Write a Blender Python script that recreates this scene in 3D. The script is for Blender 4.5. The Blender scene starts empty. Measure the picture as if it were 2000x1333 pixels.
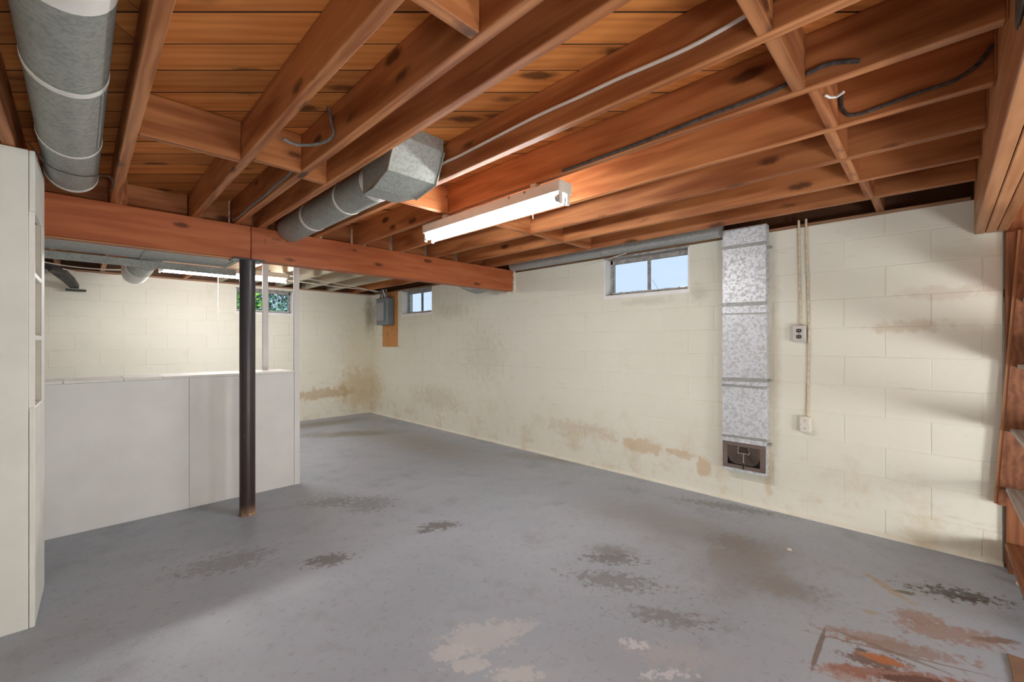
import bpy, bmesh, math, random
from mathutils import Vector, Matrix
random.seed(7)
C = bpy.context.scene.collection
R = math.radians

# ---------------------------------------------------------------- camera, sky, exposure
TH = R(45.35); S_, C_ = math.sin(TH), math.cos(TH)
cam_d = bpy.data.cameras.new('camera'); cam = bpy.data.objects.new('camera', cam_d); C.objects.link(cam)
cam.location = (0, 0, 1.28); cam.rotation_euler = (R(90), 0, -TH)
cam_d.sensor_width = 36; cam_d.lens = 36*833/2000; cam_d.shift_y = 1.8/2000; cam_d.clip_start = .02
bpy.context.scene.camera = cam
w = bpy.data.worlds.new('world'); bpy.context.scene.world = w; w.use_nodes = True
bg = w.node_tree.nodes['Background']; bg.inputs[0].default_value = (.58, .74, .98, 1); bg.inputs[1].default_value = 1.3
vs = bpy.context.scene.view_settings
vs.view_transform = 'Standard'; vs.look = 'None'; vs.gamma = 1; vs.use_curve_mapping = False
vs.exposure = 0.0
TUBE_MAIN, TUBE_BACK, TUBE_FILL, FILL_GLOBE = 68, 115, 5, 45
sun_d = bpy.data.lights.new('sun', 'SUN'); sun = bpy.data.objects.new('sun', sun_d); C.objects.link(sun)
sun_d.energy = 4; sun_d.angle = R(1); sun.rotation_euler = (R(38), 0, R(-12))      # high sun from behind the house
bpy.context.scene.cycles.max_bounces = 10
bpy.context.scene.cycles.diffuse_bounces = 6

# ---------------------------------------------------------------- node helpers
class NT:
    def __init__(s, name):
        m = bpy.data.materials.new(name); m.use_nodes = True
        s.m = m; s.t = m.node_tree; s.n = s.t.nodes; s.l = s.t.links
        s.b = s.n['Principled BSDF']
    def new(s, typ, **kw):
        n = s.n.new(typ)
        for k, v in kw.items(): setattr(n, k, v)
        return n
    def put(s, sock, v):
        if isinstance(v, bpy.types.NodeSocket): s.l.new(v, sock)
        else: sock.default_value = v
    def math(s, op, a, b=0.0, clamp=False):
        n = s.new('ShaderNodeMath', operation=op); n.use_clamp = clamp
        s.put(n.inputs[0], a); s.put(n.inputs[1], b); return n.outputs[0]
    def ramp(s, fac, lo, hi, a=0.0, b=1.0):
        n = s.new('ShaderNodeMapRange', interpolation_type='SMOOTHSTEP'); s.put(n.inputs[0], fac)
        n.inputs[1].default_value = lo; n.inputs[2].default_value = hi
        n.inputs[3].default_value = a; n.inputs[4].default_value = b; return n.outputs[0]
    def mix(s, f, a, b, mode='MIX'):
        n = s.new('ShaderNodeMix', data_type='RGBA', blend_type=mode)
        s.put(n.inputs[0], f)
        for i, v in ((6, a), (7, b)):
            if isinstance(v, tuple): v = (*v[:3], 1)
            s.put(n.inputs[i], v)
        return n.outputs[2]
    def coord(s, kind):
        if kind == 'World': return s.new('ShaderNodeNewGeometry').outputs['Position']
        return s.new('ShaderNodeTexCoord').outputs[kind]
    def map(s, vec, scale=(1, 1, 1), loc=(0, 0, 0), rot=(0, 0, 0), typ='POINT'):
        n = s.new('ShaderNodeMapping', vector_type=typ); s.l.new(vec, n.inputs[0])
        s.put(n.inputs[1], loc); n.inputs[2].default_value = rot; n.inputs[3].default_value = scale
        return n.outputs[0]
    def noise(s, vec, scale, detail=4, rough=.55, dist=0.0):
        n = s.new('ShaderNodeTexNoise'); s.l.new(vec, n.inputs['Vector'])
        n.inputs['Scale'].default_value = scale; n.inputs['Detail'].default_value = detail
        n.inputs['Roughness'].default_value = rough; n.inputs['Distortion'].default_value = dist
        return n.outputs['Fac']
    def vor(s, vec, scale, out='Distance', feat='F1', rnd=1.0):
        n = s.new('ShaderNodeTexVoronoi', feature=feat); s.l.new(vec, n.inputs['Vector'])
        n.inputs['Scale'].default_value = scale; n.inputs['Randomness'].default_value = rnd
        return n.outputs[out]
    def blob(s, vec, ctr, rad, rot=(0, 0, 0), nz=None, amt=.6, lo=.55, hi=1.0):
        """1 inside an ellipsoid with a ragged edge, 0 outside"""
        v = s.map(vec, scale=rad, loc=ctr, rot=rot, typ='TEXTURE')
        n = s.new('ShaderNodeVectorMath', operation='LENGTH'); s.l.new(v, n.inputs[0])
        d = n.outputs['Value']
        if nz is not None:
            d = s.math('ADD', d, s.math('MULTIPLY', s.math('SUBTRACT', nz, .5), amt*2))
        return s.ramp(d, lo, hi, 1.0, 0.0)
    def bump(s, h, strength=.3, dist=.01):
        n = s.new('ShaderNodeBump'); n.inputs['Strength'].default_value = strength
        n.inputs['Distance'].default_value = dist; s.l.new(h, n.inputs['Height'])
        s.l.new(n.outputs[0], s.b.inputs['Normal'])
    def out(s, col, rough=.5, metal=0.0, spec=None):
        if isinstance(col, tuple): col = (*col[:3], 1)
        s.put(s.b.inputs['Base Color'], col); s.put(s.b.inputs['Roughness'], rough)
        s.put(s.b.inputs['Metallic'], metal)
        if spec is not None: s.b.inputs['Specular IOR Level'].default_value = spec
        return s.m

def plain(name, col, rough=.5, metal=0.0, var=.12, scale=9, spec=None, bump=0):
    t = NT(name); o = t.coord('Object'); n = t.noise(o, scale, 5)
    c = t.mix(t.ramp(n, .3, .7), tuple(x*(1-var) for x in col), tuple(min(1, x*(1+var)) for x in col))
    if bump: t.bump(t.noise(o, scale*12, 3), bump, .004)
    return t.out(c, rough, metal, spec)

def wood(name, light, dark, rough=.5, knots=True, grain=1.0, scuff=0.0, vary=.35, kn=1.0):
    t = NT(name); o = t.coord('Object')
    inf = t.new('ShaderNodeObjectInfo')
    off = t.new('ShaderNodeVectorMath', operation='SCALE'); off.inputs[0].default_value = (17.3, 9.1, 5.7)
    t.l.new(inf.outputs['Random'], off.inputs['Scale'])
    add = t.new('ShaderNodeVectorMath', operation='ADD'); t.l.new(o, add.inputs[0]); t.l.new(off.outputs[0], add.inputs[1])
    v = add.outputs[0]
    vl = t.map(v, scale=(.9, 9, 9))
    big = t.noise(vl, 1.6, 3, .5, .6)
    wv = t.new('ShaderNodeTexWave', wave_type='BANDS', bands_direction='Y', wave_profile='SIN')
    t.l.new(t.map(v, scale=(.30, 2.2, 2.2)), wv.inputs[0])
    wv.inputs['Scale'].default_value = 4.2; wv.inputs['Distortion'].default_value = 9
    wv.inputs['Detail'].default_value = 2.5; wv.inputs['Detail Scale'].default_value = .8
    fine = t.noise(t.map(v, scale=(2.5, 70, 70)), 2.2, 3)
    g = t.math('ADD', t.math('MULTIPLY', wv.outputs['Fac'], .24*grain), t.math('MULTIPLY', big, .75))
    g = t.math('ADD', g, t.math('MULTIPLY', fine, .22*grain))
    col = t.mix(t.ramp(g, .22, .92), light, dark)
    # board to board tone
    tone = t.math('ADD', t.math('MULTIPLY', inf.outputs['Random'], vary), 1-vary/2)
    hs = t.new('ShaderNodeHueSaturation'); t.l.new(col, hs.inputs['Color']); t.l.new(tone, hs.inputs['Value'])
    col = hs.outputs[0]
    if knots:
        kv = t.map(v, scale=(1.5, 4.2, 4.2))
        kd = t.vor(kv, 1.7)
        kd = t.math('ADD', kd, t.math('MULTIPLY', t.math('SUBTRACT', t.noise(v, 30, 2), .5), .12))
        col = t.mix(t.ramp(kd, .07*kn, .17*kn, .85, 0), col, tuple(x*.22 for x in dark))
    if scuff:
        sc = t.noise(t.map(v, scale=(3, 14, 14)), 5, 6, .7)
        col = t.mix(t.ramp(sc, .64, .78, 0, scuff), col, (.75, .55, .42))
    t.bump(fine, .10, .003)
    return t.out(col, t.ramp(big, .2, .8, rough-.08, rough+.12), 0, .35)

def galv(name, base, contrast, scale, rough=.42, metal=.55):
    t = NT(name); o = t.coord('Object')
    w1 = t.noise(o, scale*.5, 3); vv = t.new('ShaderNodeVectorMath', operation='ADD')
    t.l.new(o, vv.inputs[0])
    sc = t.new('ShaderNodeVectorMath', operation='SCALE'); sc.inputs['Scale'].default_value = 1.2/scale
    cn = t.new('ShaderNodeTexNoise'); t.l.new(o, cn.inputs['Vector']); cn.inputs['Scale'].default_value = scale
    t.l.new(cn.outputs['Color'], sc.inputs[0]); t.l.new(sc.outputs[0], vv.inputs[1])
    cell = t.new('ShaderNodeTexVoronoi'); t.l.new(vv.outputs[0], cell.inputs['Vector']); cell.inputs['Scale'].default_value = scale
    sep = t.new('ShaderNodeSeparateColor'); t.l.new(cell.outputs['Color'], sep.inputs[0])
    f = t.math('ADD', t.math('MULTIPLY', sep.outputs[0], .75), t.math('MULTIPLY', w1, .35))
    col = t.mix(t.ramp(f, .15, .8), tuple(x*(1-contrast) for x in base), tuple(min(1, x*(1+contrast*.45)) for x in base))
    stain = t.noise(t.map(o, scale=(1, 1, 1)), 3, 4)
    col = t.mix(t.ramp(stain, .5, .75, 0, .35), col, tuple(x*.6 for x in base))
    return t.out(col, t.ramp(f, 0, 1, rough+.1, rough-.05), metal)

# ---------------------------------------------------------------- materials
M = {}
M['joist'] = wood('joist_wood', (.58, .245, .095), (.24, .068, .019), .5, scuff=.25, kn=1.25)
M['deck'] = wood('deck_wood', (.72, .280, .072), (.42, .118, .024), .72, scuff=.0, vary=.45, kn=1.6, grain=.55)
M['beam'] = wood('beam_wood', (.52, .165, .062), (.34, .085, .028), .5, scuff=.3, vary=.1)
M['header'] = wood('header_wood', (.52, .25, .115), (.30, .115, .042), .42, knots=False, grain=.6, vary=.25)
M['shelfwood'] = wood('shelf_wood', (.34, .13, .055), (.15, .05, .02), .42, knots=False, vary=.2)
M['greyboard'] = wood('grey_board_wood', (.55, .50, .45), (.30, .26, .23), .6, knots=False, vary=.1)
M['creamjoist'] = wood('cream_painted_wood', (.56, .52, .40), (.40, .35, .25), .6, knots=False, grain=.5, vary=.2)
M['ply'] = wood('plywood_board', (.62, .30, .10), (.42, .17, .05), .5, knots=False, grain=.6, vary=.1)
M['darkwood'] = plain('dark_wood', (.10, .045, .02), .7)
M['sillplate'] = wood('sill_plate_wood', (.42, .25, .15), (.20, .10, .05), .6, vary=.3)
M['galv'] = galv('galvanised_steel', (.35, .37, .345), .15, 95, .5, .3)
M['galvdull'] = galv('galvanised_dull', (.38, .39, .385), .12, 70, .5, .4)
M['spangle'] = galv('galvanised_spangle', (.66, .69, .735), .24, 58, .42, .25)
M['tape'] = plain('white_duct_tape', (.82, .81, .77), .6, var=.06)
M['cabinet'] = plain('cabinet_white_paint', (.79, .81, .76), .55, var=.04, scale=5, bump=.05)
M['shelfedge'] = plain('shelf_white_paint', (.86, .86, .83), .5, var=.03)
M['tan'] = plain('bookcase_white_shaded', (.60, .56, .46), .6, var=.05)  # white inside of the bookcase, its shade painted in as tan
M['partition'] = plain('partition_white_paint', (.79, .80, .79), .5, var=.04, scale=3)
M['enamel'] = plain('fixture_enamel', (.72, .69, .62), .4, var=.05)
M['socket'] = plain('lamp_socket_plastic', (.75, .74, .70), .45, var=.03)
M['steel_frame'] = plain('window_steel_paint', (.33, .31, .30), .55, var=.3, scale=25)
M['white'] = plain('white_gloss_paint', (.85, .85, .85), .45, var=.05)
M['putty'] = plain('window_putty', (.66, .66, .64), .7, var=.2, scale=40)
M['panelgrey'] = plain('panel_grey_enamel', (.15, .18, .205), .28, var=.06)
M['paneldoor'] = plain('panel_door_enamel', (.30, .31, .34), .4, var=.06)
M['register'] = plain('register_brown_enamel', (.165, .125, .108), .4, var=.1)
M['black'] = plain('black_void', (.012, .011, .010), .8)
M['chrome'] = plain('stainless_plate', (.72, .71, .70), .3, .6, var=.06)
M['darkplastic'] = plain('dark_brown_plastic', (.045, .03, .025), .4)
M['ivory'] = plain('ivory_plastic', (.74, .71, .64), .45, var=.1, scale=60)
M['conduit'] = plain('painted_conduit', (.62, .53, .39), .5, var=.2, scale=30)
M['whitecable'] = plain('white_cable_sheath', (.78, .72, .66), .5, var=.06)
M['blackcable'] = plain('braided_cable', (.075, .062, .058), .8, var=.5, scale=60, bump=.5)
M['cable_grey'] = plain('grey_cable', (.16, .155, .15), .6, var=.3, scale=40)
M['lawn'] = plain('lawn_grass', (.10, .22, .05), .9, var=.4)
M['leafA'] = plain('leaf_green', (.22, .52, .07), .5, var=.4)
M['leafB'] = plain('leaf_blue_green', (.20, .38, .30), .5, var=.5)
M['bark'] = plain('bark', (.10, .07, .05), .9)
M['cardboard'] = plain('brown_hardboard', (.20, .115, .07), .7)
M['stamp'] = plain('faded_stamp_ink', (.09, .028, .014), .7)
M['paper'] = plain('cream_paper', (.80, .76, .62), .7, var=.03)
M['plaster'] = plain('plaster_block', (.80, .72, .58), .8)
M['soot'] = plain('sooty_metal', (.055, .052, .050), .55, .3, var=.4, scale=14)
M['screw'] = plain('screw_metal', (.25, .24, .23), .4, .7)

def mk_column():
    t = NT('column_dark_paint'); p = t.coord('World'); o = t.coord('Object')
    sep = t.new('ShaderNodeSeparateXYZ'); t.l.new(p, sep.inputs[0])
    n = t.noise(t.map(o, scale=(1, 1, .5)), 14, 6, .65)
    col = t.mix(t.ramp(sep.outputs[2], .2, 1.6), (.040, .023, .020), (.040, .038, .045))
    scr = t.noise(t.map(o, scale=(1, 1, .35)), 60, 5, .7)
    m = t.math('MULTIPLY', t.ramp(scr, .70, .76), t.ramp(t.noise(o, 5, 2), .5, .62))
    col = t.mix(m, col, (.55, .52, .5))
    rust = t.math('MULTIPLY', t.ramp(sep.outputs[2], .0, .09, 1, 0), t.ramp(n, .35, .6))
    col = t.mix(rust, col, (.36, .22, .13))
    return t.out(col, t.ramp(n, .3, .7, .28, .42), 0, .5)
M['column'] = mk_column()

def mk_tube(name, st):
    t = NT(name); t.n.remove(t.b)
    e = t.new('ShaderNodeEmission'); e.inputs[0].default_value = (1, .985, .965, 1); e.inputs[1].default_value = st
    t.l.new(e.outputs[0], t.n['Material Output'].inputs[0]); return t.m
M['tube_main'] = mk_tube('tube_glow', TUBE_MAIN)
M['tube_back'] = mk_tube('tube_glow_back', TUBE_BACK)
M['tube_fill'] = mk_tube('tube_glow_fill', TUBE_FILL)
M['globe'] = mk_tube('fill_globe_glow', FILL_GLOBE)

def mk_glass():
    t = NT('window_glass'); t.n.remove(t.b)
    tr = t.new('ShaderNodeBsdfTransparent'); tr.inputs[0].default_value = (.96, .96, .965, 1)
    gl = t.new('ShaderNodeBsdfGlossy'); gl.inputs['Roughness'].default_value = .03
    mx = t.new('ShaderNodeMixShader'); mx.inputs[0].default_value = .05
    t.l.new(tr.outputs[0], mx.inputs[1]); t.l.new(gl.outputs[0], mx.inputs[2])
    t.l.new(mx.outputs[0], t.n['Material Output'].inputs[0]); return t.m
M['glass'] = mk_glass()

def mk_wall():
    t = NT('cream_block_paint'); p = t.coord('World')
    n1 = t.noise(p, 1.1, 4); n2 = t.noise(p, 5, 6, .62); n3 = t.noise(p, 14, 5, .65)
    col = t.mix(t.ramp(n1, .3, .7), (.76, .755, .655), (.80, .795, .705))
    col = t.mix(t.ramp(n2, .58, .80, 0, .35), col, (.60, .57, .44))
    sep = t.new('ShaderNodeSeparateXYZ'); t.l.new(p, sep.inputs[0])
    low = t.math('MULTIPLY', t.ramp(sep.outputs[2], .05, .75, 1, 0), t.ramp(n2, .48, .68))
    col = t.mix(t.math('MULTIPLY', low, .38), col, (.58, .46, .28))
    # grime streaks along some joints
    st = t.noise(t.map(p, scale=(1, 1, 5)), 3.2, 6, .7)
    col = t.mix(t.math('MULTIPLY', t.ramp(st, .62, .76), .35), col, (.42, .37, .26))
    B = 50
    tan = (.58, .40, .20)
    def wb(c, r, amt, lo, hi, colr, k, nz=n3):
        nonlocal col
        m = t.blob(p, c, r, nz=nz, amt=amt, lo=lo, hi=hi)
        col = t.mix(t.math('MULTIPLY', m, k), col, colr)
    wb((3.7, 1.95, .30), (B, .27, .08), 1.0, .6, 1.0, tan, .55)          # flaked tan patches
    wb((3.7, 1.58, .30), (B, .16, .05), 1.2, .5, 1.0, tan, .5)
    wb((3.7, 1.38, .215), (B, .085, .09), .8, .6, 1.0, tan, .6)
    wb((3.7, .9, .33), (.4, .045, .28), .5, .5, 1.0, tan, .45)
    wb((3.7, .86, 1.1), (.4, .06, 1.0), .5, .2, 1.1, (.50, .42, .30), .45)  # brownish strip beside the duct
    wb((3.7, 1.42, 1.70), (B, .10, .12), .6, .2, 1.1, (.40, .38, .30), .4)
    wb((3.7, 1.9, 1.66), (B, .35, .05), .9, .2, 1.1, (.40, .38, .30), .28)
    wb((3.7, 4.9, 1.72), (B, .5, .14), .9, .2, 1.2, (.46, .42, .30), .4)
    wb((3.7, 4.2, 1.1), (B, .5, .4), 1.1, .2, 1.2, (.52, .48, .36), .3)
    wb((3.7, 2.7, .35), (B, .5, .12), 1.2, .3, 1.1, (.55, .44, .28), .4)
    wb((3.7, 5.2, .45), (B, .7, .22), 1.2, .3, 1.1, (.55, .48, .33), .35)
    wb((3.7, .12, 1.38), (B, .28, .05), 1.2, .4, 1.0, (.52, .40, .26), .4)
    wb((3.7, -.05, 1.58), (B, .25, .06), 1.2, .4, 1.0, (.58, .45, .34), .35)
    wb((3.5, 7.2, .45), (.55, .55, .5), .7, .3, 1.1, (.52, .38, .16), .55)  # brown corner
    wb((2.9, 7.2, .42), (.8, .4, .12), 1.2, .4, 1.0, (.45, .30, .12), .55)
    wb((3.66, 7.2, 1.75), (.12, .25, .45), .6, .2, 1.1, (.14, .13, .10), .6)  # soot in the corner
    wb((3.55, 7.2, 1.2), (.5, .4, .8), .8, .2, 1.2, (.62, .55, .33), .35)
    t.bump(t.math('ADD', t.noise(p, 90, 4), t.math('MULTIPLY', n3, 1.5)), .22, .004)
    return t.out(col, .6, 0, .3)
M['wall'] = mk_wall()

def mk_floor():
    t = NT('grey_painted_concrete'); p = t.coord('World')
    n1 = t.noise(p, .9, 4); n2 = t.noise(p, 3.5, 7, .65); n3 = t.noise(p, 26, 9, .74); n4 = t.noise(p, 70, 6, .75)
    col = t.mix(t.ramp(n1, .3, .7), (.310, .350, .408), (.368, .408, .468))
    col = t.mix(t.ramp(n2, .52, .75, 0, .5), col, (.225, .228, .232))
    col = t.mix(t.ramp(n4, .55, .75, 0, .4), col, (.42, .43, .44))
    col = t.mix(t.ramp(n3, .36, .46, .45, 0), col, (.20, .205, .215))
    K = 50
    def fb(c, r, rot, amt, lo, hi, colr, k, nz=n3):
        nonlocal col
        m = t.blob(p, (c[0], c[1], 0), (r[0], r[1], K), rot=(0, 0, R(rot)), nz=nz, amt=amt, lo=lo-.04, hi=hi+.12)
        col = t.mix(t.math('MULTIPLY', m, k), col, colr)
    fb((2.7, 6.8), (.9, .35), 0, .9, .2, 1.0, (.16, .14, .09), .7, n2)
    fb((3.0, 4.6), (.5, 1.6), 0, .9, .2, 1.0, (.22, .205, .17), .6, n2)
    fb((2.9, 1.2), (.35, 1.0), 5, 1.2, .2, 1.0, (.20, .18, .16), .55, n2)
    fb((2.6, .75), (.35, .4), 30, 1.2, .3, 1.0, (.22, .195, .175), .6, n2)
    # fine black cracks
    cr = t.vor(t.map(p, scale=(1, 1, 1)), 9, feat='DISTANCE_TO_EDGE')
    cm = t.math('MULTIPLY', t.ramp(cr, .0, .035, 1, 0), t.ramp(n3, .52, .62))
    cm = t.math('MULTIPLY', cm, t.blob(p, (2.0, 1.0, 0), (.5, .6, K), nz=n2, amt=.6, lo=.4, hi=1.1))
    col = t.mix(t.math('MULTIPLY', cm, .8), col, (.09, .088, .09))
    # scuffs, peeled paint and rusty wear, each with a shape of its own
    fb((2.683, -0.043), (0.288, 0.112), -65, 1.3, .50, .66, (.27, .165, .135), .8)
    fb((2.737, 0.056), (0.153, 0.090), -66, 1.3, .50, .66, (.27, .165, .135), .8)
    fb((2.395, 0.193), (0.281, 0.078), -62, 1.5, .48, .62, (.29, .20, .17), .8)
    fb((2.412, 0.080), (0.338, 0.071), -64, 1.6, .46, .60, (.26, .175, .15), .75)
    fb((2.077, 0.243), (0.139, 0.070), -60, 1.2, .52, .70, (.33, .21, .18), .75)
    fb((2.199, 0.102), (0.336, 0.059), -55, 1.1, .50, .75, (.25, .085, .045), .85)
    fb((2.240, 0.165), (0.161, 0.068), -58, 1.2, .50, .7, (.12, .05, .035), .9)
    fb((2.272, 0.148), (0.102, 0.037), -77, .9, .50, .85, (.42, .13, .025), .85)
    fb((2.213, 0.059), (0.181, 0.031), -52, 1.2, .5, .7, (.09, .025, .015), .9)
    fb((2.276, 0.213), (0.034, 0.019), -58, .7, .5, .8, (.10, .05, .04), .9)
    fb((2.355, 0.109), (0.320, 0.007), -71, .45, .7, 1.0, (.20, .14, .11), .75)
    fb((2.761, -0.191), (0.096, 0.025), -53, .6, .6, 1.0, (.17, .10, .07), .85)
    fb((2.947, 0.166), (0.042, 0.214), -45, 1.1, .45, .8, (.34, .25, .13), .7)
    fb((2.626, 0.212), (0.045, 0.029), -45, 1.0, .5, .8, (.34, .25, .13), .6)
    fb((3.122, -0.087), (0.359, 0.121), -67, 1.9, .36, .44, (.06, .045, .04), .95)
    fb((3.108, -0.122), (0.133, 0.026), -67, 1.0, .45, .6, (.05, .03, .025), .95)
    fb((2.960, 0.102), (0.062, 0.026), -74, 1.0, .5, .7, (.10, .08, .04), .9)
    fb((2.932, 0.886), (0.236, 0.172), -65, 1.2, .3, 1.0, (.20, .175, .155), .7)
    fb((2.583, 0.535), (0.238, 0.143), -77, 1.2, .25, 1.0, (.21, .19, .17), .65)
    fb((2.280, 1.396), (0.175, 0.116), -55, .9, .2, 1.0, (.15, .145, .14), .7)
    fb((2.204, 1.349), (0.292, 0.103), -52, 1.7, .40, .52, (.14, .142, .148), .8)
    fb((2.011, 1.215), (0.392, 0.154), -59, 1.8, .38, .50, (.15, .148, .148), .65)
    fb((1.916, 0.887), (0.320, 0.116), -60, 1.8, .38, .50, (.165, .165, .168), .7)
    fb((3.532, 1.140), (0.621, 0.124), -73, 1.5, .40, .6, (.15, .145, .14), .6)
    fb((1.764, 2.444), (0.200, 0.102), -38, 1.6, .44, .6, (.125, .122, .122), .85)
    fb((1.638, 2.446), (0.101, 0.060), -27, 1.6, .44, .6, (.125, .122, .122), .8)
    fb((1.024, 2.536), (0.217, 0.123), -29, 1.8, .40, .54, (.15, .152, .158), .7)
    fb((1.423, 3.426), (0.290, 0.176), -31, 1.5, .32, .7, (.17, .165, .16), .65)
    fb((0.590, 2.917), (0.408, 0.212), -13, 1.8, .36, .56, (.18, .178, .175), .55)
    fb((1.019, 2.524), (0.189, 0.123), -29, 1.8, .40, .54, (.15, .152, .158), .6)
    fb((1.600, 3.171), (0.354, 0.298), -45, 1.8, .38, .54, (.15, .148, .145), .5)
    fb((1.222, 1.394), (0.243, 0.149), -33, 1.3, .58, .66, (.45, .465, .48), .8)
    fb((1.072, 1.415), (0.119, 0.062), -28, 1.2, .60, .68, (.48, .495, .505), .85)
    fb((1.080, 1.309), (0.126, 0.057), -45, 1.2, .60, .68, (.48, .495, .505), .85)
    fb((1.379, 1.330), (0.146, 0.074), -30, 1.4, .55, .65, (.45, .465, .48), .75)
    fb((1.181, 1.139), (0.138, 0.062), -45, 1.4, .56, .64, (.48, .495, .505), .85)
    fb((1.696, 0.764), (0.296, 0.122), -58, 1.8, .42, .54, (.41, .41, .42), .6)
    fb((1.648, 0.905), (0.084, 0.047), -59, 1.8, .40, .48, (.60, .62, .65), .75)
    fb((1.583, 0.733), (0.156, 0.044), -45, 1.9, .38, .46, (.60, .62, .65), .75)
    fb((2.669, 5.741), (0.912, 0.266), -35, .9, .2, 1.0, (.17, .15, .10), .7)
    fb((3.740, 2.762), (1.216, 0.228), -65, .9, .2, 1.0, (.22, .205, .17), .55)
    fb((2.17, .341), (.19, .011), 1, .35, .7, 1.0, (.15, .105, .085), .9)
    fb((2.355, .14), (.012, .21), 0, .4, .7, 1.0, (.17, .12, .09), .7)
    t.bump(t.math('ADD', n3, t.math('MULTIPLY', n4, .6)), .22, .008)
    rg = t.ramp(n2, .3, .75, .33, .52)
    return t.out(col, rg, 0, .5)
M['floor'] = mk_floor()

# ---------------------------------------------------------------- mesh helpers
def finish(name, bm, mat, parent=None, smooth=False, kind=None, label=None, world=None):
    me = bpy.data.meshes.new(name); bmesh.ops.recalc_face_normals(bm, faces=bm.faces[:])
    bm.to_mesh(me); bm.free()
    me.materials.append(M[mat] if isinstance(mat, str) else mat)
    if smooth:
        me.polygons.foreach_set('use_smooth', [True]*len(me.polygons))
        try: me.set_sharp_from_angle(angle=R(40))
        except Exception: pass
    o = bpy.data.objects.new(name, me); C.objects.link(o)
    if world is not None: o.matrix_world = world
    if parent: o.parent = parent
    if kind: o['kind'] = kind
    if label: o['label'] = label
    return o
def tag(o, label=None, cat=None, group=None, kind=None):
    if label: o['label'] = label
    if cat: o['category'] = cat
    if group: o['group'] = group
    if kind: o['kind'] = kind
    return o
def thing(name, loc, label, cat, group=None, rz=0):
    o = bpy.data.objects.new(name, None); C.objects.link(o); o.location = loc; o.rotation_euler = (0, 0, rz)
    o.empty_display_size = .1
    return tag(o, label, cat, group)
def add_box(bm, lo, hi, bev=0.0):
    vs_ = [bm.verts.new((x, y, z)) for x in (lo[0], hi[0]) for y in (lo[1], hi[1]) for z in (lo[2], hi[2])]
    fs = [bm.faces.new([vs_[i] for i in f]) for f in ((0, 1, 3, 2), (4, 6, 7, 5), (0, 4, 5, 1), (2, 3, 7, 6), (0, 2, 6, 4), (1, 5, 7, 3))]
    if bev > 0:
        es = list({e for f in fs for e in f.edges})
        bmesh.ops.bevel(bm, geom=es, offset=bev, segments=1, affect='EDGES', profile=.5)
def box(name, lo, hi, mat, parent=None, bev=0.0, origin=None, **kw):
    """world-space box; origin = parent's location, so the child mesh is stored relative to it"""
    o3 = Vector(origin) if origin is not None else Vector((0, 0, 0))
    c = (Vector(lo)+Vector(hi))/2; h = (Vector(hi)-Vector(lo))/2
    bm = bmesh.new(); add_box(bm, -h, h, bev)
    o = finish(name, bm, mat, parent, **kw); o.location = c-o3; return o
def lumber(name, a, b, wd, ht, mat, parent=None, bev=.003, origin=None):
    """a board with its grain (local X) from a to b; wd across, ht up"""
    a, b = Vector(a), Vector(b); x = (b-a).normalized()
    up = Vector((0, 0, 1)) if abs(x.z) < .9 else Vector((1, 0, 0))
    y = up.cross(x).normalized(); z = x.cross(y)
    L = (b-a).length/2
    bm = bmesh.new(); add_box(bm, (-L, -wd/2, -ht/2), (L, wd/2, ht/2), bev)
    o = finish(name, bm, mat, parent)
    mt = Matrix((x, y, z)).transposed().to_4x4(); mt.translation = (a+b)/2-(Vector(origin) if origin is not None else Vector())
    o.matrix_local = mt; return o
def add_tube(bm, pts, r, n=12, caps=True):
    pts = [Vector(p) for p in pts]; rs = r if isinstance(r, (list, tuple)) else [r]*len(pts)
    rings = []; prev = None
    for i, p in enumerate(pts):
        d = (pts[min(i+1, len(pts)-1)]-pts[max(i-1, 0)]).normalized()
        if prev is None:
            u = d.cross(Vector((0, 0, 1)))
            if u.length < .1: u = d.cross(Vector((1, 0, 0)))
        else: u = prev-d*prev.dot(d)
        u.normalize(); prev = u; v = d.cross(u)
        rings.append([bm.verts.new(p+(u*math.cos(2*math.pi*k/n)+v*math.sin(2*math.pi*k/n))*rs[i]) for k in range(n)])
    for A, B in zip(rings, rings[1:]):
        for k in range(n): bm.faces.new((A[k], A[(k+1) % n], B[(k+1) % n], B[k]))
    if caps: bm.faces.new(rings[0]); bm.faces.new(rings[-1][::-1])
def tube(name, pts, r, mat, parent=None, n=12, origin=None, caps=True, **kw):
    o3 = Vector(origin) if origin is not None else Vector((0, 0, 0))
    ctr = sum((Vector(p) for p in pts), Vector())/len(pts)
    bm = bmesh.new(); add_tube(bm, [Vector(p)-ctr for p in pts], r, n, caps)
    o = finish(name, bm, mat, parent, smooth=True, **kw); o.location = ctr-o3; return o
def smooth_path(pts, k=6):
    pts = [Vector(p) for p in pts]; out = []
    P = [pts[0]]+pts+[pts[-1]]
    for i in range(1, len(P)-2):
        for j in range(k):
            t = j/k; a, b, c, d = P[i-1], P[i], P[i+1], P[i+2]
            out.append(.5*((2*b)+(c-a)*t+(2*a-5*b+4*c-d)*t*t+(3*b-a-3*c+d)*t**3))
    out.append(pts[-1]); return out
def poly_prism(bm, pts, z0, z1):
    a = [bm.verts.new((p[0], p[1], z0)) for p in pts]; b = [bm.verts.new((p[0], p[1], z1)) for p in pts]
    bm.faces.new(a[::-1]); bm.faces.new(b)
    for i in range(len(pts)):
        j = (i+1) % len(pts); bm.faces.new((a[i], a[j], b[j], b[i]))
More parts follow.
